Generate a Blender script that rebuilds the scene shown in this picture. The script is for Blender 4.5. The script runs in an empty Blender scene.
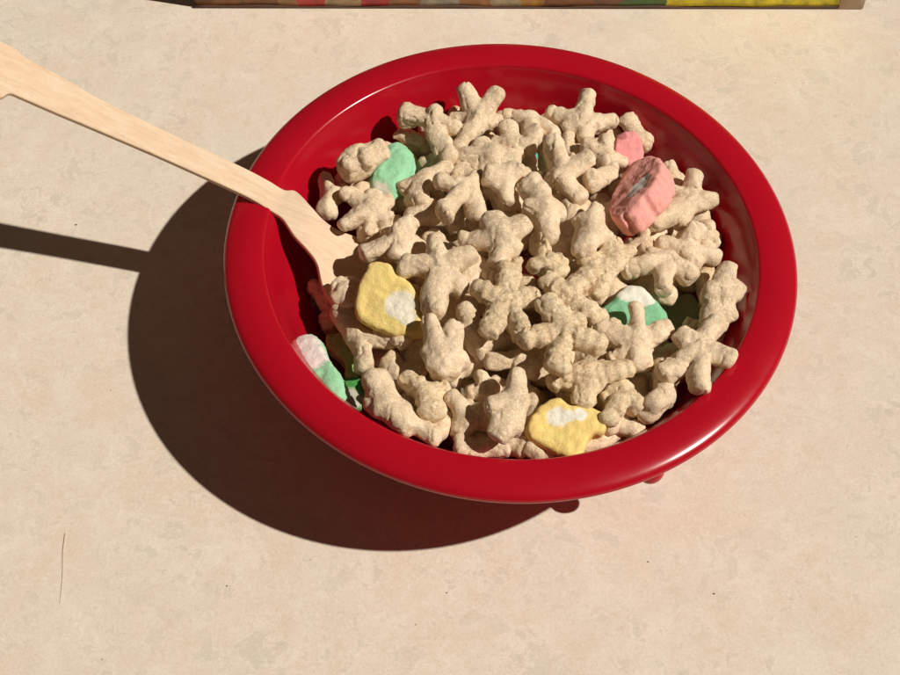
import bpy, bmesh, math, random
import numpy as np
import openvdb
from mathutils import Vector, Matrix, noise

random.seed(7)
sc = bpy.context.scene
C = sc.collection
sc.unit_settings.system = 'METRIC'
sc.unit_settings.scale_length = 0.01          # one unit is one centimetre

# ------------------------------------------------------------------ camera
CAM = Vector((-1.5971, -25.1192, 36.3777))
PITCH, ROLL, FPX = 0.97173, 0.04285, 1456.0
fw = Vector((0, math.cos(PITCH), -math.sin(PITCH)))
up0 = Vector((0, math.sin(PITCH), math.cos(PITCH)))
rt0 = Vector((1, 0, 0))
rt = rt0 * math.cos(ROLL) + up0 * math.sin(ROLL)
up = up0 * math.cos(ROLL) - rt0 * math.sin(ROLL)
cd = bpy.data.cameras.new('camera')
cam = bpy.data.objects.new('camera', cd)
C.objects.link(cam)
cam.matrix_world = Matrix(((rt.x, up.x, -fw.x, CAM.x), (rt.y, up.y, -fw.y, CAM.y), (rt.z, up.z, -fw.z, CAM.z), (0, 0, 0, 1)))
cd.sensor_width = 36.0
cd.lens = FPX / 900.0 * 36.0
cd.clip_start = 0.5
cd.clip_end = 2000
cd.dof.use_dof = True
cd.dof.focus_distance = 41.0
cd.dof.aperture_fstop = 9.0
sc.camera = cam

# ------------------------------------------------------------------ light
w = bpy.data.worlds.new("World")
sc.world = w
w.use_nodes = True
wn = w.node_tree.nodes
bg = wn['Background']
bg.inputs[0].default_value = (1.0, 0.72, 0.52, 1)
bg.inputs[1].default_value = 0.05
SUN = Vector((0.815, -0.1255, 1.0)).normalized()
sd = bpy.data.lights.new('sun', 'SUN')
sd.energy = 4.1
sd.angle = math.radians(0.9)
sd.color = (1.0, 0.945, 0.86)
so = bpy.data.objects.new('sun', sd)
so.rotation_euler = SUN.to_track_quat('Z', 'Y').to_euler()
C.objects.link(so)
sc.view_settings.view_transform = 'Standard'
sc.view_settings.look = 'None'
sc.view_settings.exposure = 0.0
sc.view_settings.gamma = 1.0


def at(px, py, z):
    """the point at height z seen at photo position (px, py) of 900x675"""
    d = fw + rt * ((px - 450) / FPX) + up * (-(py - 337.5) / FPX)
    return CAM + d * ((z - CAM.z) / d.z)


# ------------------------------------------------------------------ materials
def mat(name):
    m = bpy.data.materials.new(name)
    m.use_nodes = True
    nt = m.node_tree
    return m, nt, nt.nodes['Principled BSDF']


def N(nt, t, **kw):
    n = nt.nodes.new(t)
    for k, v in kw.items():
        if isinstance(k, str) and hasattr(n, k):
            setattr(n, k, v)
    return n


def noise_tex(nt, vec, scale, detail=3, rough=0.5, dist=0.0):
    n = nt.nodes.new('ShaderNodeTexNoise')
    n.inputs['Scale'].default_value = scale
    n.inputs['Detail'].default_value = detail
    n.inputs['Roughness'].default_value = rough
    n.inputs['Distortion'].default_value = dist
    nt.links.new(vec, n.inputs['Vector'])
    return n.outputs['Fac']


def ramp(nt, fac, stops):
    r = nt.nodes.new('ShaderNodeValToRGB')
    e = r.color_ramp.elements
    while len(e) < len(stops):
        e.new(0.5)
    for el, (p, c) in zip(e, stops):
        el.position = p
        el.color = (c, c, c, 1) if isinstance(c, (int, float)) else (*c, 1)
    nt.links.new(fac, r.inputs['Fac'])
    return r.outputs['Color']


def mix(nt, fac, a, b, mode='MIX'):
    m = nt.nodes.new('ShaderNodeMix')
    m.data_type = 'RGBA'
    m.blend_type = mode
    for sock, v in ((m.inputs[0], fac), (m.inputs[6], a), (m.inputs[7], b)):
        if isinstance(v, bpy.types.NodeSocket):
            nt.links.new(v, sock)
        elif isinstance(v, (int, float)):
            sock.default_value = v
        else:
            sock.default_value = (*v, 1)
    return m.outputs[2]


def math_n(nt, op, a, b=None, clamp=False):
    m = nt.nodes.new('ShaderNodeMath')
    m.operation = op
    m.use_clamp = clamp
    for i, v in enumerate((a, b)):
        if v is None:
            continue
        if isinstance(v, bpy.types.NodeSocket):
            nt.links.new(v, m.inputs[i])
        else:
            m.inputs[i].default_value = v
    return m.outputs[0]


def bump(nt, bsdf, height, strength, dist, prev=None):
    b = nt.nodes.new('ShaderNodeBump')
    b.inputs['Strength'].default_value = strength
    b.inputs['Distance'].default_value = dist
    nt.links.new(height, b.inputs['Height'])
    if prev is not None:
        nt.links.new(prev, b.inputs['Normal'])
    nt.links.new(b.outputs['Normal'], bsdf.inputs['Normal'])
    return b.outputs['Normal']


def coords(nt, kind='Object'):
    return nt.nodes.new('ShaderNodeTexCoord').outputs[kind]


def laminate():
    m, nt, b = mat('speckled_laminate')
    v = coords(nt)
    L = nt.links

    def shift(x, y):
        mp = nt.nodes.new('ShaderNodeMapping'); L.new(v, mp.inputs[0]); mp.inputs['Location'].default_value = (x, y, 3)
        return mp.outputs[0]
    v2 = shift(31, 7); v3 = shift(-17, 22); v4 = shift(5, -40)
    base = mix(nt, ramp(nt, noise_tex(nt, v, 0.13, 4, 0.6), [(0.38, 0), (0.62, 1)]), (0.73, 0.62, 0.50), (0.70, 0.625, 0.52))
    peach = ramp(nt, noise_tex(nt, v, 0.42, 7, 0.68, 0.4), [(0.46, 0), (0.68, 0.75)])
    base = mix(nt, peach, base, (0.72, 0.55, 0.42))
    pale = ramp(nt, noise_tex(nt, v2, 0.7, 7, 0.7, 0.5), [(0.50, 0), (0.62, 0.6)])
    base = mix(nt, pale, base, (0.80, 0.72, 0.60))
    zone = ramp(nt, noise_tex(nt, v3, 0.33, 3, 0.55), [(0.38, 0.25), (0.62, 1)])
    # grey green islands with ragged edges, ringed by pale veins
    f = noise_tex(nt, v2, 1.25, 8, 0.68, 0.6)
    isl = math_n(nt, 'MULTIPLY', ramp(nt, f, [(0.545, 0), (0.585, 0.62)]), zone)
    base = mix(nt, isl, base, (0.55, 0.51, 0.41))
    rim = math_n(nt, 'MULTIPLY', ramp(nt, f, [(0.505, 0), (0.53, 0.6), (0.552, 0)]), zone)
    base = mix(nt, rim, base, (0.84, 0.78, 0.68))
    f2 = noise_tex(nt, v4, 2.1, 6, 0.68, 0.9)
    rim2 = math_n(nt, 'MULTIPLY', ramp(nt, f2, [(0.575, 0), (0.60, 0.6), (0.64, 0)]), zone)
    base = mix(nt, rim2, base, (0.80, 0.74, 0.63))
    isl2 = math_n(nt, 'MULTIPLY', ramp(nt, noise_tex(nt, v3, 2.6, 5, 0.62, 0.4), [(0.63, 0), (0.67, 0.6)]), zone)
    base = mix(nt, isl2, base, (0.50, 0.45, 0.37))
    # tan mottling and fine grain
    gm = ramp(nt, noise_tex(nt, v2, 4.2, 6, 0.75), [(0.53, 0.0), (0.64, 0.5)])
    base = mix(nt, gm, base, (0.64, 0.505, 0.37))
    gl = ramp(nt, noise_tex(nt, v3, 4.8, 6, 0.75), [(0.54, 0.0), (0.65, 0.42)])
    base = mix(nt, gl, base, (0.82, 0.735, 0.62))
    gr = ramp(nt, noise_tex(nt, v, 13, 5, 0.8), [(0.35, 0.0), (0.65, 1.0)])
    base = mix(nt, 0.27, base, mix(nt, gr, (0.55, 0.43, 0.32), (0.88, 0.81, 0.70)))
    vo = nt.nodes.new('ShaderNodeTexVoronoi'); vo.inputs['Scale'].default_value = 0.9; L.new(v, vo.inputs['Vector'])
    fl = ramp(nt, vo.outputs['Distance'], [(0.016, 0.7), (0.03, 0)])
    base = mix(nt, fl, base, (0.28, 0.20, 0.15))
    L.new(base, b.inputs['Base Color'])
    b.inputs['Roughness'].default_value = 0.45
    b.inputs['Specular IOR Level'].default_value = 0.3
    bump(nt, b, noise_tex(nt, v, 9, 4, 0.6), 0.18, 0.03)
    return m


def red_plastic():
    m, nt, b = mat('red_melamine')
    v = coords(nt)
    c = mix(nt, noise_tex(nt, v, 0.4, 2), (0.385, 0.003, 0.0125), (0.42, 0.004, 0.015))
    dust = ramp(nt, noise_tex(nt, v, 38, 3, 0.6), [(0.66, 0), (0.78, 0.28)])
    sw = ramp(nt, noise_tex(nt, v, 0.55, 4, 0.6), [(0.40, 0.15), (0.66, 1)])
    dust = math_n(nt, 'MULTIPLY', dust, math_n(nt, 'MULTIPLY', sw, 1.6))
    c = mix(nt, dust, c, (0.66, 0.30, 0.22))
    nt.links.new(c, b.inputs['Base Color'])
    sm = noise_tex(nt, v, 1.1, 4, 0.6)
    r = nt.nodes.new('ShaderNodeMapRange')
    nt.links.new(sm, r.inputs[0])
    r.inputs[3].default_value = 0.16; r.inputs[4].default_value = 0.26
    nt.links.new(r.outputs[0], b.inputs['Roughness'])
    b.inputs['IOR'].default_value = 1.45
    bump(nt, b, noise_tex(nt, v, 1.2, 2, 0.5), 0.03, 0.05)
    return m


def cereal_mat(name, col_a, col_b, fleck, amount):
    m, nt, b = mat(name)
    v = coords(nt)
    oi = nt.nodes.new('ShaderNodeObjectInfo').outputs['Random']
    c = mix(nt, ramp(nt, noise_tex(nt, v, 2.2, 4, 0.6), [(0.35, 0), (0.65, 1)]), col_a, col_b)
    tint = mix(nt, oi, (0.90, 0.88, 0.84), (1.06, 1.04, 1.02))
    c = mix(nt, 1.0, c, tint, 'MULTIPLY')
    hl = ramp(nt, noise_tex(nt, v, 17, 4, 0.8), [(0.50, 0), (0.62, 0.85)])
    c = mix(nt, hl, c, (0.94, 0.83, 0.63))
    f1 = ramp(nt, noise_tex(nt, v, 14, 4, 0.75), [(0.54, 0), (0.66, amount)])
    c = mix(nt, f1, c, fleck)
    f2 = ramp(nt, noise_tex(nt, v, 30, 2, 0.6), [(0.62, 0), (0.72, amount * 0.9)])
    c = mix(nt, f2, c, (0.30, 0.17, 0.08))
    nt.links.new(c, b.inputs['Base Color'])
    b.inputs['Roughness'].default_value = 0.62
    b.inputs['Specular IOR Level'].default_value = 0.3
    b.inputs['Subsurface Weight'].default_value = 0.12
    b.inputs['Subsurface Radius'].default_value = (0.12, 0.07, 0.04)
    b.inputs['Subsurface Scale'].default_value = 1.0
    n1 = bump(nt, b, noise_tex(nt, v, 4.5, 6, 0.7, 0.5), 0.5, 0.10)
    vo = nt.nodes.new('ShaderNodeTexVoronoi'); vo.inputs['Scale'].default_value = 15
    nt.links.new(v, vo.inputs['Vector'])
    pit = ramp(nt, vo.outputs['Distance'], [(0.0, 0.0), (0.30, 1.0)])
    n2 = bump(nt, b, pit, 0.4, 0.03, n1)
    bump(nt, b, noise_tex(nt, v, 17, 5, 0.75), 0.6, 0.032, n2)
    return m


def mallow_mat(name, col, patches, second=None):
    """patches: [(centre, radius, colour)], world coordinates, the colour laid into the marshmallow"""
    m, nt, b = mat(name)
    v = coords(nt)
    c = mix(nt, ramp(nt, noise_tex(nt, v, 5, 4, 0.65), [(0.35, 0), (0.65, 1)]), col, tuple(min(1, x * 1.12 + .01) for x in col))
    nz = noise_tex(nt, v, 4.5, 6, 0.75)
    for ctr, rad, pc in patches:
        vm = nt.nodes.new('ShaderNodeVectorMath'); vm.operation = 'DISTANCE'
        nt.links.new(v, vm.inputs[0]); vm.inputs[1].default_value = ctr
        d = math_n(nt, 'ADD', math_n(nt, 'DIVIDE', vm.outputs['Value'], rad), math_n(nt, 'MULTIPLY', math_n(nt, 'SUBTRACT', nz, 0.5), 1.1))
        k = ramp(nt, d, [(0.74, 1), (1.08, 0)])
        c = mix(nt, k, c, pc)
    pit = ramp(nt, noise_tex(nt, v, 16, 3, 0.6), [(0.62, 0), (0.74, 0.35)])
    c = mix(nt, pit, c, tuple(x * 0.6 for x in col))
    nt.links.new(c, b.inputs['Base Color'])
    b.inputs['Roughness'].default_value = 0.85
    b.inputs['Specular IOR Level'].default_value = 0.15
    b.inputs['Subsurface Weight'].default_value = 0.15
    b.inputs['Subsurface Radius'].default_value = (0.12, 0.1, 0.08)
    n1 = bump(nt, b, noise_tex(nt, v, 6, 6, 0.75), 0.55, 0.08)
    vo = nt.nodes.new('ShaderNodeTexVoronoi'); vo.inputs['Scale'].default_value = 9
    nt.links.new(v, vo.inputs['Vector'])
    n2 = bump(nt, b, ramp(nt, vo.outputs['Distance'], [(0.0, 0.0), (0.18, 1.0)]), 0.5, 0.03, n1)
    bump(nt, b, noise_tex(nt, v, 18, 5, 0.8), 0.7, 0.04, n2)
    return m


def wood_mat(axis_angle):
    m, nt, b = mat('birch_wood')
    v = coords(nt)
    mp = nt.nodes.new('ShaderNodeMapping'); mp.vector_type = 'TEXTURE'
    mp.inputs['Rotation'].default_value = (0, 0, axis_angle)
    nt.links.new(v, mp.inputs[0])
    mp2 = nt.nodes.new('ShaderNodeMapping'); mp2.inputs['Scale'].default_value = (0.35, 5, 2)
    nt.links.new(mp.outputs[0], mp2.inputs[0])
    g = noise_tex(nt, mp2.outputs[0], 1.3, 5, 0.6, 0.5)
    c = mix(nt, ramp(nt, g, [(0.3, 0), (0.7, 1)]), (0.66, 0.47, 0.31), (0.80, 0.61, 0.43))
    mp3 = nt.nodes.new('ShaderNodeMapping'); mp3.inputs['Scale'].default_value = (1.6, 40, 20)
    nt.links.new(mp.outputs[0], mp3.inputs[0])
    fl = ramp(nt, noise_tex(nt, mp3.outputs[0], 1.0, 2, 0.5), [(0.60, 0), (0.72, 0.30)])
    c = mix(nt, fl, c, (0.42, 0.24, 0.13))
    nt.links.new(c, b.inputs['Base Color'])
    b.inputs['Roughness'].default_value = 0.6
    b.inputs['Specular IOR Level'].default_value = 0.25
    bump(nt, b, noise_tex(nt, mp3.outputs[0], 0.7, 3, 0.5), 0.25, 0.02)
    return m


def plain(name, col, rough=0.6):
    m, nt, b = mat(name)
    v = coords(nt)
    c = mix(nt, noise_tex(nt, v, 6, 3), tuple(x * 0.88 for x in col), tuple(min(1, x * 1.1) for x in col))
    nt.links.new(c, b.inputs['Base Color'])
    b.inputs['Roughness'].default_value = rough
    return m


# ------------------------------------------------------------------ object helpers
def link(name, me, m, parent=None, smooth=True):
    o = bpy.data.objects.new(name, me)
    C.objects.link(o)
    if m:
        me.materials.append(m)
    if smooth:
        me.polygons.foreach_set('use_smooth', [True] * len(me.polygons))
    if parent:
        o.parent = parent
    return o


def empty(name, label, cat, group=None):
    o = bpy.data.objects.new(name, None)
    C.objects.link(o)
    tag(o, label, cat, group)
    return o


def tag(o, label, cat, group=None):
    o['label'] = label
    o['category'] = cat
    if group:
        o['group'] = group


def from_bm(bm, name):
    me = bpy.data.meshes.new(name)
    bmesh.ops.recalc_face_normals(bm, faces=bm.faces)
    bm.to_mesh(me)
    bm.free()
    return me


def revolve(prof, seg=192, closed=True):
    bm = bmesh.new()
    rings = []
    for r, z in prof:
        if r < 1e-5:
            rings.append([bm.verts.new((0, 0, z))])
        else:
            rings.append([bm.verts.new((r * math.cos(2 * math.pi * i / seg), r * math.sin(2 * math.pi * i / seg), z)) for i in range(seg)])
    for a, b in zip(rings, rings[1:]):
        for i in range(seg):
            j = (i + 1) % seg
            if len(a) == 1 and len(b) == 1:
                continue
            if len(a) == 1:
                bm.faces.new((a[0], b[i], b[j]))
            elif len(b) == 1:
                bm.faces.new((a[i], b[0], a[j]))
            else:
                bm.faces.new((a[i], b[i], b[j], a[j]))
    return bm


def spline(pts, n):
    """Catmull-Rom through pts"""
    out = []
    P = [Vector((*p, 0)) if len(p) == 2 else Vector(p) for p in pts]
    for i in range(len(P) - 1):
        p0 = P[max(i - 1, 0)]; p1 = P[i]; p2 = P[i + 1]; p3 = P[min(i + 2, len(P) - 1)]
        for k in range(n):
            t = k / n
            out.append(0.5 * ((2 * p1) + (p2 - p0) * t + (2 * p0 - 5 * p1 + 4 * p2 - p3) * t * t + (3 * p1 - p0 - 3 * p2 + p3) * t ** 3))
    out.append(P[-1])
    return out


# ------------------------------------------------------------------ table top and cereal box
bm = bmesh.new()
g = 120
for x, y in ((-g, -g), (g, -g), (g, g), (-g, g)):
    bm.verts.new((x, y, 0))
bm.faces.new(bm.verts)
table = link('table_top', from_bm(bm, 'table_top'), laminate(), smooth=False)
table['kind'] = 'structure'


def box_panel_mat():
    m, nt, b = mat('printed_cardboard')
    v = coords(nt)
    sep = nt.nodes.new('ShaderNodeSeparateXYZ'); nt.links.new(v, sep.inputs[0])
    wob = math_n(nt, 'MULTIPLY', math_n(nt, 'SUBTRACT', noise_tex(nt, v, 0.9, 2), 0.5), 0.05)
    u = math_n(nt, 'ADD', math_n(nt, 'DIVIDE', sep.outputs['X'], 23.95), wob)
    r = nt.nodes.new('ShaderNodeValToRGB'); r.color_ramp.interpolation = 'CONSTANT'
    st = [(0, (.20, .08, .025)), (.125, (.34, .18, .07)), (.155, (.42, .04, .03)), (.195, (.34, .24, .12)), (.24, (.38, .03, .03)),
          (.285, (.30, .13, .05)), (.33, (.30, .27, .2)), (.40, (.30, .13, .04)), (.44, (.36, .30, .18)), (.475, (.42, .20, .03)),
          (.52, (.22, .08, .03)), (.60, (.17, .07, .03)), (.632, (.06, .13, .025)), (.70, (.62, .52, .015))]
    e = r.color_ramp.elements
    while len(e) < len(st):
        e.new(0.5)
    for el, (p, c) in zip(e, st):
        el.position = p; el.color = (*c, 1)
    nt.links.new(u, r.inputs[0])
    c = r.outputs[0]
    mot = ramp(nt, noise_tex(nt, v, 2.2, 5, 0.65), [(0.3, 0.7), (0.7, 1.6)])
    c = mix(nt, 1.0, c, mot, 'MULTIPLY')
    nt.links.new(c, b.inputs['Base Color'])
    b.inputs['Roughness'].default_value = 0.35
    return m


pl = at(194, 7.5, 0.0); pr = at(861, 8.5, 0.0)
bx = empty('cereal_box', 'printed cardboard cereal box with a bright yellow end, lying flat behind the bowl', 'cereal box')
bx.location = pl
ang = math.atan2(pr.y - pl.y, pr.x - pl.x)
bx.rotation_euler = (0, 0, ang)
BW = (pr - pl).length
BD, BH = 19.0, 5.6


def rbox(x0, y0, z0, x1, y1, z1, bev=0.08, seg=3):
    bm = bmesh.new()
    bmesh.ops.create_cube(bm, size=1)
    for v_ in bm.verts:
        v_.co = Vector(((x0 + x1) / 2 + v_.co.x * (x1 - x0), (y0 + y1) / 2 + v_.co.y * (y1 - y0), (z0 + z1) / 2 + v_.co.z * (z1 - z0)))
    if bev:
        bmesh.ops.bevel(bm, geom=bm.edges[:], offset=bev, segments=seg, affect='EDGES')
    return bm


card = plain('brown_cardboard_edge', (0.16, 0.085, 0.045), 0.7)
link('carton', from_bm(rbox(0, 0.02, 0.03, BW, BD, BH), 'carton'), card, bx)
bm = rbox(0.12, -0.012, 0.10, BW - 0.12, 0.015, BH - 0.1, 0)
bmesh.ops.subdivide_edges(bm, edges=bm.edges[:], cuts=30, use_grid_fill=True)
for v_ in bm.verts:                            # the card is not perfectly flat
    v_.co.z += 0.025 * math.sin(v_.co.x * 1.1) * (v_.co.z < 1)
link('front_panel', from_bm(bm, 'front_panel'), box_panel_mat(), bx)
# folded bottom flap showing as a dark wavy seam along the foot of the box
bm = bmesh.new()
n = 60
for i in range(n + 1):
    x = BW * i / n
    wv = 0.035 * math.sin(x * 0.9) + 0.02 * math.sin(x * 2.7 + 1)
    for yy, zz in ((0.0, 0.006), (-0.05, 0.006), (-0.05, 0.10 + wv), (0.0, 0.10 + wv)):
        bm.verts.new((x, yy, zz))
bm.verts.ensure_lookup_table()
for i in range(n):
    for k in range(4):
        a = i * 4 + k; b_ = i * 4 + (k + 1) % 4
        bm.faces.new((bm.verts[a], bm.verts[b_], bm.verts[b_ + 4], bm.verts[a + 4]))
bm.faces.new([bm.verts[k] for k in range(4)]); bm.faces.new([bm.verts[n * 4 + k] for k in range(4)])
link('bottom_flap', from_bm(bm, 'bottom_flap'), plain('dark_card_seam', (0.10, 0.05, 0.03), 0.7), bx)
# worn silvery corner at the right-hand end
bm = rbox(BW - 0.85, -0.055, 0.02, BW + 0.05, -0.02, 1.6, 0.012, 2)
cn = link('worn_corner', from_bm(bm, 'worn_corner'), plain('scuffed_card', (0.50, 0.36, 0.22), 0.4), bx)
cn['label'] = 'scuffed corner of the box with its print rubbed off'

# ------------------------------------------------------------------ bowl
RED = red_plastic()
H = 4.31
prof_in = [(0.0, 0.42), (2.4, 0.42), (3.6, 0.52), (4.5, 0.95), (5.25, 1.62), (5.85, 2.40), (6.28, 3.15), (6.54, 3.70), (6.70, 4.02),
           (6.83, 4.24), (6.875, 4.33), (6.93, 4.375), (7.0, 4.39)]
top = [(7.15, 4.405), (7.38, 4.405), (7.60, 4.375), (7.76, 4.335), (7.88, 4.285), (7.96, 4.22), (8.0, 4.14), (7.99, 4.06), (7.94, 3.99), (7.86, 3.98), (7.78, 4.01)]
under = [(7.55, 4.12), (7.25, 4.14), (7.06, 4.05), (6.94, 3.88), (6.76, 3.55), (6.50, 3.0), (6.05, 2.2), (5.42, 1.36), (4.55, 0.68), (3.9, 0.34),
         (3.75, 0.10), (3.65, 0.004), (3.45, 0.004), (3.35, 0.14), (3.0, 0.20), (0.0, 0.20)]
prof = [(p.x, p.y) for p in spline(prof_in + top + under, 4)]
prof[0] = (0.0, 0.42); prof[-1] = (0.0, 0.20)
prof = [(max(r, 0.0), z) for r, z in prof]
bowl = empty('bowl', 'glossy red plastic bowl with a broad rim, full of cereal and marshmallows', 'bowl')
bme = from_bm(revolve(prof), 'bowl_wall')
link('bowl_wall', bme, RED, bowl)
# small rounded lug under the rim, by the near right edge
nb = Vector((3.97, -6.18, 2.55))
rad = Vector((nb.x, nb.y, 0)).normalized()
bm = bmesh.new()
bmesh.ops.create_icosphere(bm, subdivisions=4, radius=1.0)
tang = Vector((-rad.y, rad.x, 0))
for v_ in bm.verts:
    c = v_.co.copy()
    rr = 0.30 if c.x > 0 else 1.1
    v_.co = nb + rad * (c.x * rr - 0.12) + tang * c.y * 0.36 + Vector((0, 0, c.z * 0.30 + (0.35 if c.x < 0 else 0) * -c.x))
link('lug', from_bm(bm, 'lug'), RED, bowl)


def wall_r(z):
    for (r0, z0), (r1, z1) in zip(prof_in, prof_in[1:]):
        if z0 <= z <= z1 and z1 > z0:
            return r0 + (r1 - r0) * (z - z0) / (z1 - z0)
    return 2.4 if z < 0.42 else 9.0


# ------------------------------------------------------------------ wooden spoon
# the handle runs in a vertical plane; its height along that plane comes from the shadow it throws
A = Vector((-10.836, 2.109, 6.2)); B = Vector((-7.557, 1.467, 4.73))
hd = Vector((B.x - A.x, B.y - A.y, 0)).normalized()
slope = (B.z - A.z) / Vector((B.x - A.x, B.y - A.y, 0)).length
side = Vector((-hd.y, hd.x, 0))


def on_spoon(px, py, s_break=None):
    """point where the photo ray meets the tilted plane of the handle"""
    nrm = Vector((hd.x * -slope, hd.y * -slope, 1)).normalized()
    d = fw + rt * ((px - 450) / FPX) + up * (-(py - 337.5) / FPX)
    t = (A - CAM).dot(nrm) / d.dot(nrm)
    return CAM + d * t


up_edge = [(-60, 12), (-32, 25), (-12, 34), (0, 40.5), (16, 48.5), (27, 57), (64, 77.5), (107, 102), (171, 133), (240, 165.5), (268, 180), (284, 189.5)]
lo_edge = [(-60, 78), (-32, 91), (-10, 99), (2, 97), (10, 93), (22, 97.5), (53, 111), (91, 127), (160, 156.5), (234, 190), (254, 200), (272, 211)]
top_rows = []
for (a, b_) in zip(up_edge, lo_edge):
    top_rows.append((on_spoon(*a), on_spoon(*b_)))
# neck and bowl of the spoon: bends down into the cereal
last = (top_rows[-1][0] + top_rows[-1][1]) * 0.5


def on_plane_z(px, py, z):
    return at(px, py, z)


neck = [((296, 191), (283, 219), 4.24), ((311, 206), (294, 235), 4.12), ((323, 219), (307, 249), 3.94), ((337, 229), (317, 263), 3.76),
        ((352, 235), (322, 283), 3.56), ((374, 242), (330, 300), 3.30), ((392, 254), (344, 314), 3.0), ((398, 268), (358, 322), 2.75), ((400, 284), (374, 322), 2.6)]
for (a, b_, z) in neck:
    top_rows.append((at(*a, z), at(*b_, z)))
ups = spline([r[0] for r in top_rows], 6)
los = spline([r[1] for r in top_rows], 6)
bm = bmesh.new()
T = 0.15
rings = []
nrow = len(ups)
for i, (u_, l_) in enumerate(zip(ups, los)):
    d = (ups[min(i + 1, nrow - 1)] + los[min(i + 1, nrow - 1)] - ups[max(i - 1, 0)] - los[max(i - 1, 0)])
    sd_ = (u_ - l_)
    nrm = d.cross(sd_).normalized()
    if nrm.z < 0:
        nrm = -nrm
    s_ = sd_.normalized()
    b_ = 0.022
    cols = 9
    ring = []
    dish = 0.0
    k_ = i - 11 * 6
    if k_ > 18:
        dish = min(1, (k_ - 18) / 24) * 0.22
    pts = [l_ - nrm * b_, l_ + s_ * b_]
    for j in range(1, cols):
        q = l_.lerp(u_, j / cols)
        pts.append(q - nrm * dish * math.sin(math.pi * j / cols))
    pts += [u_ - s_ * b_, u_ - nrm * b_, u_ - nrm * (T - b_), u_ - s_ * b_ - nrm * T]
    for j in range(cols - 1, 0, -1):
        q = l_.lerp(u_, j / cols)
        pts.append(q - nrm * (T + dish * math.sin(math.pi * j / cols)))
    pts += [l_ + s_ * b_ - nrm * T, l_ - nrm * (T - b_)]
    rings.append([bm.verts.new(p) for p in pts])
for a, b_ in zip(rings, rings[1:]):
    for j in range(len(a)):
        k = (j + 1) % len(a)
        bm.faces.new((a[j], a[k], b_[k], b_[j]))
bm.faces.new(rings[0]); bm.faces.new(rings[-1])
spoon = link('spoon', from_bm(bm, 'spoon'), wood_mat(math.atan2(hd.y, hd.x)))
tag(spoon, 'pale wooden disposable spoon resting on the rim with its tip buried in cereal', 'spoon')
es = spoon.modifiers.new('edge', 'EDGE_SPLIT'); es.split_angle = math.radians(35)

# ------------------------------------------------------------------ cereal and marshmallows
PXCM = 0.0282


def surf(px, py):
    p = at(px, py, 4.0)
    return heap(p.x, p.y)


def heap(x, y):
    q = min(1.15, math.hypot(x, y) / 6.6) ** 2
    return 4.40 - 0.95 * q + 0.45 * q * min(1, max(0, (-y - 1.5) / 3.5))


remesh_jobs = []


def keep_in(p, r):
    q = p.copy()
    q.z = max(q.z, 0.45 + r)
    lim = wall_r(q.z) - r * 0.85
    h = math.hypot(q.x, q.y)
    if h > lim and q.z < 4.3:
        q.x *= lim / h; q.y *= lim / h
    return q


def ball_chain(bm, pts, seg=2):
    for p, r in pts:
        mt = Matrix.Translation(p) @ Matrix.Diagonal((r, r, r, 1))
        bmesh.ops.create_icosphere(bm, subdivisions=seg, radius=1.0, matrix=mt)


LAT = np.random.RandomState(5).uniform(-1, 1, (32, 32, 32)).astype(np.float32)


def vnoise(P, scale, off):
    """smooth value noise on points P (n, 3)"""
    q = P * scale + off
    f = np.floor(q); t = (q - f).astype(np.float32); i = f.astype(np.int32) & 31
    t = t * t * (3 - 2 * t)
    j = (i + 1) & 31
    x0, y0, z0 = i[:, 0], i[:, 1], i[:, 2]; x1, y1, z1 = j[:, 0], j[:, 1], j[:, 2]
    tx, ty, tz = t[:, 0], t[:, 1], t[:, 2]
    a = LAT[x0, y0, z0] * (1 - tx) + LAT[x1, y0, z0] * tx
    b = LAT[x0, y1, z0] * (1 - tx) + LAT[x1, y1, z0] * tx
    c = LAT[x0, y0, z1] * (1 - tx) + LAT[x1, y0, z1] * tx
    d = LAT[x0, y1, z1] * (1 - tx) + LAT[x1, y1, z1] * tx
    return (a * (1 - ty) + b * ty) * (1 - tz) + (c * (1 - ty) + d * ty) * tz


def smin(a, b, k):
    h = np.clip(0.5 + 0.5 * (b - a) / k, 0, 1)
    return b * (1 - h) + a * h - k * h * (1 - h)


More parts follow.
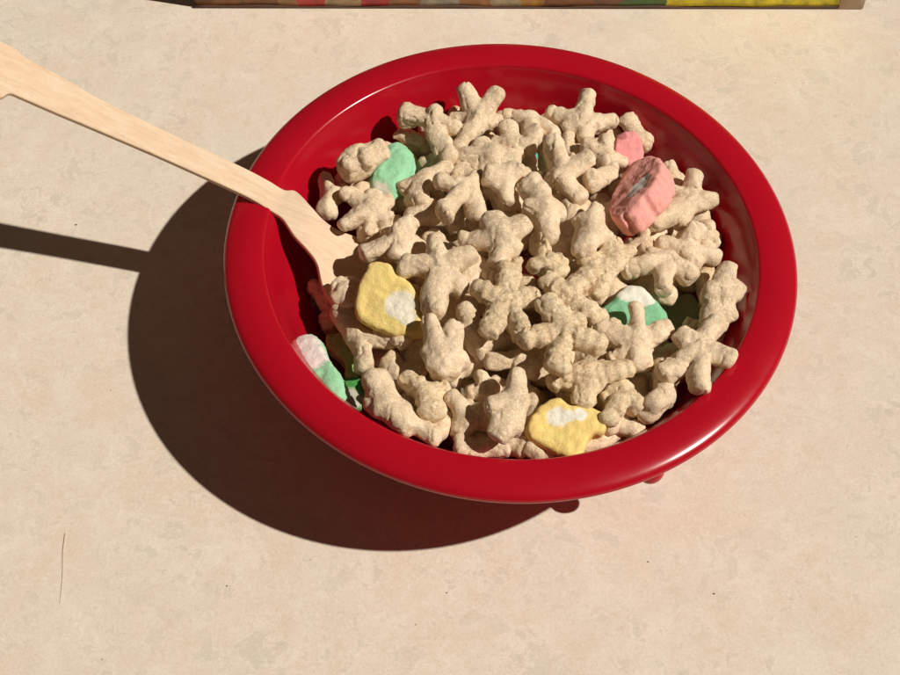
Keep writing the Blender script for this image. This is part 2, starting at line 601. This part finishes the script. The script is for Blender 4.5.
def star(name, ctr, tips, rc, m, voxel, seed, rings=0.0, fine=1.0):
    """a puffed piece: blunt, uneven fat arms meeting in creased valleys, with a pitted grainy skin"""
    rg = random.Random(seed * 13 + 5)
    allp = [ctr] + [t for t, r in tips]
    lo = np.array([min(p[k] for p in allp) for k in range(3)]) - 0.5
    hi = np.array([max(p[k] for p in allp) for k in range(3)]) + 0.5
    n = np.ceil((hi - lo) / voxel).astype(int) + 1
    ax = [lo[k] + voxel * np.arange(n[k]) for k in range(3)]
    G = np.stack(np.meshgrid(*ax, indexing='ij'), -1).reshape(-1, 3).astype(np.float32)
    off = np.array([seed * 3.17 % 31, seed * 7.31 % 31, seed * 1.7 % 31], np.float32)
    c = np.array(ctr, np.float32)
    # domain warp bends everything a little
    W = G + 0.10 * np.stack([vnoise(G, 1.3, off + k * 9) for k in (0, 1, 2)], 1)
    d = np.linalg.norm((W - c) * np.array([1, 1, 1.08], np.float32), axis=1) - rc * 0.86
    for tp, r in tips:
        t_ = np.array(tp, np.float32); ab = t_ - c
        L = float(np.linalg.norm(ab))
        if L < 0.05:
            continue
        u = ab / L
        w_ = W - c
        al = w_ @ u
        Le = max(L - r * 0.75, 0.05)
        tt = np.clip(al / Le, 0, 1)
        perp = w_ - al[:, None] * u
        # the arm is a little wider than thick, about a random axis
        ref = np.array([rg.uniform(-1, 1), rg.uniform(-1, 1), rg.uniform(-1, 1)], np.float32)
        e1 = np.cross(u, ref); e1 /= np.linalg.norm(e1) + 1e-6
        p1 = perp @ e1
        p2 = np.sqrt(np.maximum((perp * perp).sum(1) - p1 * p1, 0))
        el = rg.uniform(0.88, 1.0)
        rad = np.sqrt((p1 * el) ** 2 + (p2 / el) ** 2)
        rr = rc * 0.92 * (1 - tt) + r * 0.92 * tt
        if rings:
            rr = rr + rings * np.sin(al * 21 + rg.uniform(0, 6)) * np.clip(tt * 3, 0, 1)
        over = np.maximum(al - Le, 0) / (r * 0.75) * rr
        under_ = np.minimum(al, 0)
        # superelliptic end cap: blunter than a ball
        da = (rad ** 2.6 + over ** 2.6) ** (1 / 2.6)
        da = np.sqrt(da * da + under_ * under_) - rr
        d = smin(da, d, 0.035)
    n1 = vnoise(G, 2.1, off); n2 = vnoise(G, 4.6, off + 11); n3 = vnoise(G, 9.5, off + 5)
    d = d - 0.055 * n1 - 0.034 * n2 - 0.016 * fine * n3
    cr = vnoise(G, 1.7, off + 17) + 0.35 * n2
    d = d + 0.050 * np.clip(1 - np.abs(cr) / 0.10, 0, 1)            # narrow creases
    if voxel < 0.05:
        d = d - 0.010 * fine * vnoise(G, 17, off + 3)
    grid = openvdb.FloatGrid(background=10.0)
    grid.copyFromArray(d.reshape(n).astype(np.float32))
    pts, tri, quad = grid.convertToPolygons(isovalue=0.0, adaptivity=0.0)
    co = pts * voxel + lo
    cm = co.mean(axis=0)
    me = bpy.data.meshes.new(name)
    faces = [tuple(int(a) for a in q[::-1]) for q in quad] + [tuple(int(a) for a in q[::-1]) for q in tri]
    me.from_pydata((co - cm).tolist(), [], faces)
    # drop loose crumbs that the warp may have cut off
    bm = bmesh.new(); bm.from_mesh(me)
    seen = set(); best = []
    bm.verts.ensure_lookup_table()
    for v0 in bm.verts:
        if v0.index in seen:
            continue
        stack = [v0]; seen.add(v0.index); comp = []
        while stack:
            v1 = stack.pop(); comp.append(v1)
            for e_ in v1.link_edges:
                o_ = e_.other_vert(v1)
                if o_.index not in seen:
                    seen.add(o_.index); stack.append(o_)
        if len(comp) > len(best):
            best = comp
    keep = set(v1.index for v1 in best)
    if len(keep) < len(bm.verts):
        bmesh.ops.delete(bm, geom=[v1 for v1 in bm.verts if v1.index not in keep], context='VERTS')
    bmesh.ops.smooth_vert(bm, verts=bm.verts, factor=0.35, use_axis_x=True, use_axis_y=True, use_axis_z=True)
    bmesh.ops.recalc_face_normals(bm, faces=bm.faces)
    bm.to_mesh(me); bm.free()
    me.materials.append(m)
    me.polygons.foreach_set('use_smooth', [True] * len(me.polygons))
    o = bpy.data.objects.new(name, me)
    C.objects.link(o)
    o.location = Vector(cm.tolist())
    return o


def finish(name, bm, m, voxel, amp, seed, sm=3, flat=None):
    me = bpy.data.meshes.new(name)
    bm.to_mesh(me); bm.free()
    o = bpy.data.objects.new(name, me)
    C.objects.link(o)
    md = o.modifiers.new('r', 'REMESH')
    md.mode = 'VOXEL'; md.voxel_size = voxel; md.use_smooth_shade = True
    s = o.modifiers.new('s', 'SMOOTH'); s.factor = 0.5; s.iterations = sm
    remesh_jobs.append((o, m, amp, seed))
    return o


def bake_jobs():
    bpy.context.view_layer.update()
    dg = bpy.context.evaluated_depsgraph_get()
    for o, m, amp, seed in remesh_jobs:
        me = bpy.data.meshes.new_from_object(o.evaluated_get(dg))
        nv = len(me.vertices)
        co = np.empty(nv * 3); me.vertices.foreach_get('co', co); co = co.reshape(-1, 3)
        no = np.empty(nv * 3); me.vertices.foreach_get('normal', no); no = no.reshape(-1, 3)
        off = Vector((seed * 3.17 % 50, seed * 7.31 % 50, seed * 1.7 % 50))
        a1, a2, a3 = amp
        dd = np.empty(nv)
        for i in range(nv):
            p = Vector(co[i])
            q = p + off
            dd[i] = a1 * noise.noise(q * 1.9) + a2 * noise.noise(q * 5.0) + a3 * (abs(noise.noise(q * 9.5)) * -1.6 + 0.3)
        co = co + no * dd[:, None]
        c = co.mean(axis=0)
        co -= c
        me.vertices.foreach_set('co', co.ravel())
        me.materials.clear(); me.materials.append(m)
        me.polygons.foreach_set('use_smooth', [True] * len(me.polygons))
        old = o.data
        o.modifiers.clear()
        me.name = o.name
        o.data = me
        o.location = Vector(c)
        bpy.data.meshes.remove(old)


MA = cereal_mat('oat_cereal', (0.68, 0.505, 0.33), (0.88, 0.695, 0.49), (0.50, 0.34, 0.17), 0.42)
MB_ = cereal_mat('toasted_oat_cereal', (0.66, 0.48, 0.285), (0.84, 0.67, 0.44), (0.42, 0.245, 0.10), 0.8)
GROUP = 'puffed oat cereal pieces in the bowl'

# label, lift above the heap, toasted, centre, core radius px, tips (x, y, dz, radius px)
S = [
 ("long cereal piece lying on top of the mint marshmallow", .75, 0, (363, 160), 16, [(342,176,-.1,14),(388,146,.1,12),(368,158,.45,10),(350,160,-.1,11)]),
 ("cereal piece against the bowl wall just above the spoon neck", -.1, 0, (333, 198), 11, [(323,176,.1,9),(325,216,0,11),(348,190,-.2,9)]),
 ("star-shaped cereal piece beside the spoon neck under the mint marshmallow", .0, 0, (371, 210), 12, [(344,190,.1,9),(338,226,0,10),(374,189,.1,9),(391,198,-.2,8),(366,236,-.2,8),(390,222,-.1,10)]),
 ("fat-armed cereal piece touching the back left wall right of the mint marshmallow", .45, 0, (431, 121), 12, [(397,114,.1,13),(437,106,.45,9),(462,130,0,9),(451,160,-.1,11)]),
 ("cereal piece low under the back left star, its end near the mint marshmallow", -.35, 0, (412, 138), 9, [(396,132,0,9),(428,143,0,8)]),
 ("cereal star with two upright arms in a V at the back of the bowl", .35, 0, (480, 120), 12, [(463,84,.35,9),(500,89,.35,10),(449,119,-.3,8),(503,121,-.2,8),(457,152,-.2,8)]),
 ("faintly green tinged cereal piece in the gap right of the mint marshmallow", -.5, 0, (434, 162), 9, [(418,164,0,9),(450,168,0,8)]),
 ("bent cereal piece right below the mint marshmallow", -.05, 0, (426, 176), 10, [(453,166,.1,8),(417,205,.1,9),(400,194,-.2,9)]),
 ("cereal piece whose two thick arms point left at the upper left of the heap", .35, 0, (470, 187), 10, [(434,181,.15,10),(441,216,.25,10),(480,222,-.2,10),(478,172,-.1,8)]),
 ("arched cereal piece at the very back between the V-armed star and the back right star", .1, 0, (528, 120), 11, [(500,116,-.1,9),(532,143,.2,10),(558,138,-.1,9)]),
 ("cereal piece with a knob pointing up in front of the arched piece at the back", .15, 0, (508, 142), 10, [(505,119,.35,10),(535,147,0,8),(488,140,-.1,8),(520,158,-.2,7)]),
 ("wide lumpy cereal piece below the V-armed star", .05, 0, (492, 156), 14, [(456,158,-.2,10),(476,142,0,9),(520,160,-.1,12),(470,168,-.2,9)]),
 ("wedge cereal piece with a blunt cylinder arm across its top, centre of the back half", .45, 0, (506, 176), 12, [(480,173,.15,11),(524,168,.1,11),(511,206,-.15,8),(496,190,-.1,9)]),
 ("cereal star with a cone arm pointing up at the back right wall", .35, 0, (583, 124), 14, [(587,93,.3,9),(546,110,-.1,10),(560,130,-.1,8),(617,120,0,9),(584,142,-.2,11)]),
 ("large Y-shaped cereal piece right of the middle of the back half", .45, 0, (558, 176), 13, [(553,138,.2,11),(592,155,.25,10),(584,202,-.2,10),(544,172,0,9)]),
 ("small cereal piece wedged behind the large Y-shaped piece", -.1, 0, (570, 152), 9, [(567,132,.2,8),(578,162,0,9),(540,147,-.1,7),(584,150,-.1,8)]),
 ("cereal star with a hooked arm just left of the two pink marshmallows", .4, 0, (604, 155), 10, [(606,133,.2,9),(580,143,.1,9),(612,172,.1,10),(628,164,-.2,8)]),
 ("short hooked cereal arm curling left of the large pink marshmallow", .4, 0, (602, 176), 10, [(583,181,.05,11),(616,168,0,9)]),
 ("cereal piece sticking up behind the small pink marshmallow", -.05, 0, (636, 138), 10, [(628,110,.35,10),(658,142,0,10),(620,146,-.2,9)]),
 ("cereal star on the right wall with five pointed arms beside the large pink marshmallow", .35, 0, (688, 202), 12, [(696,171,.2,10),(719,199,0,9),(651,227,.1,11),(664,190,0,9),(682,226,-.2,9)]),
 ("cereal piece peeping out behind the right edge of the large pink marshmallow", -.2, 0, (673, 176), 11, [(686,184,0,9),(667,163,0,9),(658,182,-.1,9)]),
 ("cereal star below the five-armed star on the right wall", .2, 0, (684, 250), 11, [(699,223,.25,10),(655,243,0,9),(720,258,-.1,9),(700,268,-.2,9)]),
 ("cereal piece tucked against the right wall under the five-armed star", -.35, 0, (706, 238), 10, [(709,219,.2,10),(720,242,0,8),(708,256,-.1,9)]),
 ("four-armed cereal piece lying above the white and green marshmallow", .15, 0, (666, 262), 11, [(622,270,.05,10),(642,244,-.1,8),(662,294,.15,10),(696,282,-.1,11)]),
 ("blocky cereal piece left of the foot of the large pink marshmallow", .4, 0, (589, 232), 15, [(599,204,.1,9),(574,216,.05,10),(580,255,.25,12),(606,246,-.1,11)]),
 ("knobbly toasted cereal piece below the blocky piece", .25, 1, (606, 268), 13, [(616,238,.2,12),(578,258,.05,10),(632,248,-.1,9),(570,288,0,10),(594,302,-.1,10)]),
 ("cereal piece half hidden under the foot of the large pink marshmallow", -.15, 0, (642, 243), 10, [(644,226,.1,8),(657,252,0,8),(628,250,0,8)]),
 ("upright cereal piece against the right wall, tallest there", .45, 0, (717, 298), 14, [(731,262,.35,9),(744,287,0,8),(699,292,.1,12),(704,330,-.1,10),(730,322,-.2,10)]),
 ("cereal star leaning over the right inner edge of the rim", .75, 0, (700, 348), 12, [(677,331,.05,10),(738,362,.1,10),(700,394,.1,11),(659,380,-.15,11),(720,318,-.05,11)]),
 ("cereal star with an arm pointing up in front of the white and green marshmallow", .35, 0, (638, 345), 13, [(636,303,.35,9),(597,325,.05,9),(674,326,.05,9),(610,360,-.3,9),(640,370,-.2,12)]),
 ("cereal piece in the gap behind the star leaning on the rim", -.4, 0, (690, 330), 9, [(688,316,.1,8),(704,340,0,9)]),
 ("cereal piece in shade under the upright piece on the right wall", -.45, 0, (728, 336), 9, [(732,322,0,8),(722,352,0,9)]),
 ("five-armed toasted cereal star in the middle of the heap", .5, 1, (506, 302), 12, [(469,286,.1,10),(485,338,.15,11),(523,338,.1,11),(505,262,.1,9),(519,258,-.15,8),(540,296,-.1,11)]),
 ("big toasted cereal star of fat ringed arms right of the middle star", .65, 1, (563, 332), 13, [(544,296,.1,12),(521,339,.15,10),(557,374,.15,11),(606,347,.05,11),(584,322,-.1,10)]),
 ("toasted cereal piece above the fat-ringed star", .3, 1, (568, 299), 12, [(540,275,.1,10),(594,274,0,11),(606,322,-.05,9),(553,312,-.1,9)]),
 ("broad toasted cereal piece above the middle of the heap, right of the two-eared piece", .15, 1, (548, 262), 12, [(527,267,.05,9),(572,256,-.1,9),(546,240,.1,9),(562,280,-.1,11)]),
 ("cereal star resting on the back edge of the front yellow marshmallow", .2, 1, (584, 374), 14, [(547,384,-.1,11),(582,406,.05,11),(633,366,.05,10),(604,384,-.1,12)]),
 ("curved cereal piece left under the middle star", -.05, 0, (478, 345), 11, [(466,303,.3,10),(510,338,-.1,11),(467,326,.05,10)]),
 ("flat cereal piece lying in shade below the middle star", -.1, 0, (522, 359), 10, [(482,361,.05,8),(542,376,-.1,10),(516,372,-.1,8),(552,354,-.2,10)]),
 ("cone-topped cereal piece left of the front yellow marshmallow", .55, 0, (513, 404), 14, [(517,368,.35,8),(486,407,.25,9),(494,441,.1,11),(526,412,-.1,11),(512,436,-.1,10)]),
 ("cereal chunk with a squared arm at the front of the heap", -.1, 0, (468, 418), 13, [(446,392,.3,9),(456,440,-.1,10),(492,426,-.1,10),(484,408,0,9)]),
 ("small cereal piece with a round knob in the front gap", -.15, 0, (487, 394), 9, [(499,380,.1,9),(479,372,.1,7),(464,393,-.1,8)]),
 ("two-eared cereal piece standing right below the left yellow marshmallow", .4, 0, (441, 364), 15, [(428,314,.3,10),(459,320,.3,9),(466,356,-.1,9),(424,346,.1,9),(452,380,-.1,11)]),
 ("cereal piece lying under the two-eared piece, its block end facing the front", .25, 1, (427, 394), 12, [(402,376,-.05,9),(432,416,.15,13),(450,388,-.1,9)]),
 ("cereal piece touching the front rim under the block-ended piece", -.15, 0, (441, 425), 11, [(438,448,0,9),(457,418,-.1,9),(424,430,-.1,9)]),
 ("long curved cereal piece along the front left rim", .35, 0, (386, 406), 14, [(374,370,.2,11),(412,431,.05,12),(442,438,-.1,9),(378,428,-.2,11),(366,398,-.1,10)]),
 ("cereal piece peeking over the front rim left of centre", -.1, 0, (480, 452), 10, [(452,450,.1,10),(495,444,-.1,9),(512,458,0,9)]),
 ("round-ended cereal piece between the front rim and the front yellow marshmallow", -.3, 0, (538, 454), 10, [(524,442,.1,10),(560,460,0,9)]),
 ("cereal piece peeking over the front rim right of the front yellow marshmallow", -.5, 0, (600, 446), 10, [(577,452,0,9),(616,438,0,9),(634,438,-.1,8),(590,434,-.1,8)]),
 ("forked toasted cereal piece right of the front yellow marshmallow", .1, 1, (623, 393), 11, [(608,424,.1,9),(601,402,-.1,8),(641,414,-.1,11),(626,380,-.1,9)]),
 ("cereal piece in shade near the front right rim", -.35, 0, (632, 428), 9, [(650,432,0,8),(614,424,0,9)]),
 ("cereal piece with a pale squared knob at the front right wall", .1, 0, (664, 396), 11, [(649,406,.35,11),(662,358,.1,9),(655,438,-.1,10),(678,418,-.2,10)]),
 ("crouching cereal piece between the spoon and the left yellow marshmallow", .2, 0, (402, 238), 14, [(361,256,-.05,10),(416,219,.05,10),(397,262,.15,10),(426,252,-.1,11)]),
 ("five-armed cereal star overlapping the left yellow marshmallow, nearest to its right", .5, 0, (438, 270), 13, [(434,235,.15,10),(400,266,.1,11),(432,316,-.05,12),(480,252,.05,10),(466,294,-.15,10)]),
 ("cereal piece with two round ears in the middle of the back half", .5, 0, (503, 238), 15, [(487,211,.3,12),(525,216,.2,11),(495,267,-.1,10),(458,240,-.15,9),(520,252,-.15,10)]),
 ("flat cereal piece between the middle star and the star on the left yellow marshmallow", -.05, 0, (476, 266), 11, [(451,253,.15,8),(500,280,0,9),(458,288,-.1,11)]),
 ("crumpled cereal piece with a hollow in it, between the wedge piece and the blocky piece", .45, 0, (543, 210), 15, [(526,177,.1,11),(519,205,.15,10),(553,243,-.1,12),(566,214,-.1,11)]),
 ("small cereal piece under the crumpled piece", -.2, 0, (540, 244), 10, [(533,232,0,9),(545,256,0,9)]),
 ("broad cereal piece in shade left of the two round ears", -.35, 0, (432, 214), 13, [(402,219,0,10),(462,214,-.1,12),(426,203,0,9)]),
 ("cereal piece between the Y-shaped piece and the blocky piece", -.15, 0, (572, 214), 11, [(567,198,.1,8),(582,224,0,9),(568,240,-.1,9)]),
 ("cereal piece in shade behind the thick-armed piece at the upper left", -.25, 0, (466, 172), 10, [(452,178,0,9),(484,186,0,10)]),
 ("dark pinkish cereal piece in shade below the spoon tip", -1.5, 0, (328, 296), 11, [(309,287,0,9),(350,284,.1,10),(330,312,-.1,9)]),
 ("shaded cereal piece lying on the spoon just left of the left yellow marshmallow", -.05, 0, (344, 292), 11, [(333,282,0,9),(354,281,0,9),(348,310,-.15,10),(330,302,-.1,9)]),
 ("small pinkish cereal piece in shade against the left wall", -1.6, 0, (330, 320), 10, [(310,326,0,9),(342,306,0,9)]),
 ("cereal star in half shade under the left yellow marshmallow", -.45, 0, (357, 336), 12, [(338,304,0,12),(397,344,.15,10),(366,370,0,10),(345,318,-.1,9)]),
 ("small cereal piece below the left yellow marshmallow", -.2, 0, (392, 336), 9, [(376,330,0,8),(412,346,0,10)]),
 ("cereal piece in the dark gap below the half-shaded star", -.5, 0, (392, 372), 11, [(388,358,.15,8),(404,392,0,10),(376,376,-.1,8)]),
]

FAT = 1.08
top_pts = []
rng = random.Random(3)
for idx, (label, lift, toast, c, rc, tips) in enumerate(S):
    z0 = surf(*c) + lift * 0.9
    ctr = keep_in(at(c[0], c[1], z0), rc * PXCM)
    tt = []
    for (x, y, dz, r) in tips:
        zt = (z0 * 0.65 + (surf(x, y) + lift * 0.9) * 0.35) + dz
        tt.append((keep_in(at(x, y, zt), r * PXCM * (0.6 if lift > .5 else 1)), r * PXCM * FAT))
    # one more stub on the hidden side, as these pieces are puffed all round
    back = ctr + Vector((rng.uniform(-.3, .3), rng.uniform(-.3, .3), -0.42))
    tt.append((keep_in(back, 0.25), 0.27))
    o = star('cereal_star', ctr, tt, rc * PXCM * 1.04, MB_ if toast else MA, 0.04, idx + 1, 0.018 if toast else 0.0, 1.5 if toast else 1.0)
    top_pts.append((ctr, label))
    tag(o, label, 'cereal piece', GROUP)

# pieces further down, seen only in the gaps
rng = random.Random(21)
spots = []
# room kept for the low-lying marshmallows
clear = [(at(px, py, 3.0).to_2d(), r) for px, py, r in ((345, 355, 1.25), (352, 392, 1.1), (684, 312, 1.0), (525, 268, .9), (521, 158, .8), (421, 300, .8))]
fillers = []
DROP = {27, 32, 41, 63, 65, 66, 71, 73, 75, 76, 79, 85, 89, 90, 91, 92, 93, 95, 96, 97, 98, 99, 100, 102, 103, 105, 107, 108, 109, 110, 112}     # places nothing in view shows
for layer, (zoff, count, rmax) in enumerate(((-0.62, 76, 5.8), (-1.5, 50, 5.2))):
    got = 0
    tries = 0
    while got < count and tries < 6000:
        tries += 1
        x = rng.uniform(-rmax, rmax); y = rng.uniform(-rmax, rmax)
        if math.hypot(x, y) > rmax:
            continue
        if x < -3.9 and -2.8 < y < 3.4 and layer < 2:      # the space beside the spoon stays open
            continue
        z = heap(x, y) + zoff
        p = Vector((x, y, z))
        if any((Vector((p.x, p.y)) - q).length < rq for q, rq in clear):
            continue
        if any((p - q).length < 1.0 for q in spots):
            continue
        spots.append(p); got += 1
        nt_ = rng.choice((3, 4, 4, 5))
        a0 = rng.uniform(0, 6.28)
        tilt = Matrix.Rotation(rng.uniform(-.7, .7), 3, 'X') @ Matrix.Rotation(rng.uniform(-.7, .7), 3, 'Y')
        tt = []
        for k in range(nt_):
            a = a0 + k * 6.283 / nt_ + rng.uniform(-.25, .25)
            L = rng.uniform(.7, .95)
            q = p + tilt @ Vector((math.cos(a) * L, math.sin(a) * L, rng.uniform(-.15, .2)))
            r = rng.uniform(.28, .37)
            tt.append((keep_in(q, r), r))
        mm = MA if rng.random() < .7 else MB_
        num = len(spots)
        if num in DROP:
            continue
        o = star('cereal_star', keep_in(p, .36), tt, 0.44, mm, 0.055, 100 + num)
        fillers.append((o, p))
# each buried piece is named after the top piece it lies under
free = list(top_pts); free2 = list(top_pts)
STOP = ('the', 'of', 'a', 'an', 'at', 'in', 'on', 'by', 'right', 'left', 'to', 'and', 'with', 'its', 'between', 'below', 'under', 'front', 'five-armed', 'large', 'small', 'two-eared')
for o, p in fillers:
    pool, lead = (free, 'half-buried piece under the ') if free else (free2, 'lower buried piece beside the ')
    q = min(pool, key=lambda f: (f[0] - p).length)
    pool.remove(q)
    words = q[1].split(',')[0].split()[:11]
    while words[-1] in STOP:
        words.pop()
    tag(o, lead + ' '.join(words), 'cereal piece', GROUP)


# marshmallows: outline in the photo, height, thickness, tilt
def mallow(label, poly, z, thick, tiltx, tilty, m_fn, nrm_bias=(0, 0, 1), rnd=0.14, grooves=None, seed=1, voxel=0.045):
    """poly lies on a plane through its centre at height z with slope (tiltx, tilty); body runs below the plane"""
    cx = sum(p[0] for p in poly) / len(poly); cy = sum(p[1] for p in poly) / len(poly)
    c0 = at(cx, cy, z)
    nrm = Vector((-tiltx, -tilty, 1)).normalized()

    def hit(px, py):
        d = fw + rt * ((px - 450) / FPX) + up * (-(py - 337.5) / FPX)
        return CAM + d * ((c0 - CAM).dot(nrm) / d.dot(nrm))
    P = [hit(*p) for p in poly]
    P = spline([tuple(p) for p in P] + [tuple(P[0])], 4)[:-1]
    cc = sum(P, Vector()) / len(P)
    bm = bmesh.new()
    prof_ = [(1 - rnd * 0.9, 0.0), (1 - rnd * 0.35, -rnd * 0.25), (1.0, -rnd * 0.9), (1.0, -thick + rnd), (1 - rnd * .4, -thick + rnd * .3), (1 - rnd, -thick)]
    rings = []
    for q_, (s_, h_) in enumerate(prof_):
        rings.append([bm.verts.new(cc + (p - cc) * (s_ * (0.90 if grooves and j_ in grooves and q_ >= 1 else 1)) + nrm * h_) for j_, p in enumerate(P)])
    for a, b_ in zip(rings, rings[1:]):
        for j in range(len(a)):
            k = (j + 1) % len(a)
            bm.faces.new((a[j], a[k], b_[k], b_[j]))
    t_ = bm.verts.new(cc + nrm * 0.03); bt = bm.verts.new(cc - nrm * thick)
    n_ = len(P)
    for j in range(n_):
        bm.faces.new((t_, rings[0][(j + 1) % n_], rings[0][j]))
        bm.faces.new((bt, rings[-1][j], rings[-1][(j + 1) % n_]))
    bmesh.ops.recalc_face_normals(bm, faces=bm.faces)
    ctr = cc - nrm * thick * 0.5
    o = finish('marshmallow', bm, m_fn(hit), voxel, (0.05, 0.03, 0.012), 300 + seed, 4)
    tag(o, label, 'marshmallow', 'dried marshmallows in the bowl')
    mallow_objs.append(o)
    return o


mallow_objs = []
WHITE = (0.80, 0.72, 0.60)


def patch_fn(name, col, pts):
    def f(hit):
        m = mallow_mat(name, col, [(tuple(hit(x, y)), r * PXCM, pc) for x, y, r, pc in pts])
        mats_shift.append(m)
        return m
    return f


mats_shift = []
YEL = (0.98, 0.70, 0.25); YW = (0.95, 0.87, 0.70)
MINT = (0.35, 0.70, 0.42); PINK = (0.94, 0.40, 0.34)
mallow('yellow marshmallow with a white patch on the left of the heap, beside the spoon', [(368,262),(380,260),(391,264),(399,274),(412,285),(420,300),(422,318),(421,332),(404,334),(387,333),(370,325),(357,316),(355,300),(360,278)],
       4.6, 0.55, 0.10, 0.30, patch_fn('yellow_marshmallow', YEL, [(401,306,17,YW),(408,318,9,YW)]), seed=1)
mallow('yellow marshmallow with a white patch by the front rim', [(530,415),(544,402),(558,395),(568,403),(580,406),(593,405),(607,417),(605,430),(592,434),(583,452),(570,457),(546,446),(528,434)],
       4.2, 0.6, 0.0, 0.12, patch_fn('yellow_marshmallow_front', YEL, [(557,417,11,(.98,.92,.78)),(569,416,7,(.98,.92,.78)),(580,415,7,(.98,.92,.78))]), seed=2)
mallow('rounded mint green and white marshmallow under the long cereal piece', [(384,140),(396,134),(408,141),(415,155),(413,170),(399,188),(384,193),(369,187),(368,172)],
       4.15, 0.8, 0.05, 0.0, patch_fn('mint_marshmallow', MINT, [(374,192,20,(.74,.71,.57))]), rnd=.5, seed=3)
mallow('white-topped green marshmallow right of the middle, half behind a cereal star', [(597,307),(611,296),(629,281),(643,282),(656,296),(669,308),(670,320),(654,328),(624,328),(603,320)],
       4.15, 0.8, 0.0, 0.2, patch_fn('white_green_marshmallow', (.26,.58,.33), [(628,290,14,(.98,.93,.80)),(642,296,13,(.98,.93,.80)),(650,300,6,(.98,.93,.80))]), rnd=.38, seed=4)
mallow('pink-white and mint marshmallow against the left inner edge of the rim', [(289,336),(303,327),(317,332),(330,356),(346,383),(344,392),(333,398),(308,374),(294,354)],
       3.98, 0.6, 0.15, -0.1, patch_fn('white_mint_marshmallow', (.37,.71,.42), [(299,345,22,(.93,.80,.74)),(314,356,16,(.93,.80,.74))]), rnd=.38, seed=5)
mallow('large ribbed pink marshmallow with a white centre painted shade-grey, standing near the back right', [(650,152),(659,157),(662,168),(656,181),(643,197),(629,211),(616,217),(608,213),(608,203),(615,188),(623,172),(635,159)],
       4.95, 0.85, 0.85, -0.5, patch_fn('pink_marshmallow', PINK, [(645,179,8,(.70,.64,.58)),(639,186,9,(.70,.64,.58)),(633,193,8,(.70,.64,.58))]), rnd=.12, grooves=(10, 16, 22), seed=6, voxel=0.036)  # white centre patch, its shade painted in as grey
mallow('small pink marshmallow behind the large ribbed one', [(617,133),(628,130),(639,132),(645,152),(640,163),(628,164),(615,153)],
       4.15, 0.55, -0.1, 0.2, patch_fn('small_pink_marshmallow', (.88, .34, .33), [(622,136,6,(.55,.20,.20))]), seed=7)
mallow('pale lime marshmallow low at the left below the half-shaded cereal star', [(326,333),(346,331),(352,348),(364,362),(359,378),(345,376),(344,361),(327,344)],
       2.7, 0.5, 0.0, 0.0, patch_fn('lime_marshmallow', (.40, .62, .22), []), seed=8)
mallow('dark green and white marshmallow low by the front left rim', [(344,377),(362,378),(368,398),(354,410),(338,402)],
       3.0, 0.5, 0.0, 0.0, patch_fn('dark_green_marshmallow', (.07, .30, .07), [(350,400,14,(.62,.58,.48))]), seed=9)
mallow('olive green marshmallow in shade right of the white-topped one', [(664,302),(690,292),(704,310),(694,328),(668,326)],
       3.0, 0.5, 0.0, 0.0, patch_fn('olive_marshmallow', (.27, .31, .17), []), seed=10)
mallow('red marshmallow bit glimpsed under the middle of the heap', [(502,254),(520,253),(538,268),(548,286),(524,282)],
       3.45, 0.4, 0.0, 0.0, patch_fn('red_marshmallow', (.72, .14, .13), []), seed=11)
mallow('teal marshmallow bit glimpsed among the back pieces', [(508,152),(536,150),(536,161),(518,164)],
       3.75, 0.35, 0.0, 0.0, patch_fn('teal_marshmallow', (.10, .42, .32), []), seed=12)
mallow('sliver of yellow marshmallow under the star right of the left yellow one', [(414,286),(428,288),(430,314),(418,316)],
       3.75, 0.35, 0.0, 0.0, patch_fn('yellow_sliver_marshmallow', YEL, []), seed=13)

bake_jobs()
# the colour patches were given in scene coordinates: shift them to each marshmallow's own origin
for o, m in zip(mallow_objs, mats_shift):
    for nd in m.node_tree.nodes:
        if nd.bl_idname == 'ShaderNodeVectorMath' and nd.operation == 'DISTANCE':
            v_ = Vector(nd.inputs[1].default_value) - o.location
            nd.inputs[1].default_value = v_

# ------------------------------------------------------------------ small things on the table
DARK = plain('dark_speck', (0.06, 0.035, 0.02), 0.8)
bm = bmesh.new()
pts = spline([tuple(at(65, 533, .02)), tuple(at(63, 552, .03)), tuple(at(62.5, 575, .02)), tuple(at(60, 603, .02))], 8)
rings = []
for i, p in enumerate(pts):
    r = 0.007 * (1 - 0.5 * i / len(pts))
    rings.append([bm.verts.new(p + Vector((math.cos(a) * r, 0, math.sin(a) * r))) for a in (0, 1.26, 2.51, 3.77, 5.03)])
for a, b_ in zip(rings, rings[1:]):
    for j in range(5):
        bm.faces.new((a[j], a[(j + 1) % 5], b_[(j + 1) % 5], b_[j]))
bm.faces.new(rings[0]); bm.faces.new(rings[-1])
tag(link('hair', from_bm(bm, 'hair'), plain('fine_brown_hair', (0.54, 0.42, 0.32), 0.6)), 'short fine dark hair lying on the table at the lower left', 'hair')
for (px, py, r, lab) in [(76, 225, .035, 'tiny dark crumb above the shadow of the spoon handle'), (227, 586, .022, 'tiny black crumb on the table below the left of the bowl'),
                         (447, 593, .022, 'tiny black crumb on the table straight below the bowl'), (648, 562, .024, 'tiny dark crumb right below the lug of the bowl'),
                         (714, 594, .026, 'tiny dark crumb furthest to the lower right')]:
    bm = bmesh.new()
    bmesh.ops.create_icosphere(bm, subdivisions=2, radius=r * 0.75)
    for v_ in bm.verts:
        v_.co *= 1 + 0.4 * noise.noise(v_.co * 30 + Vector((px, 0, 0)))
        v_.co.z *= 0.5; v_.co.x *= 1.4
    o = link('crumb', from_bm(bm, 'crumb'), DARK)
    o.location = at(px, py, 0) + Vector((0, 0, r * 0.4))
    tag(o, lab, 'crumb', 'crumbs on the table')
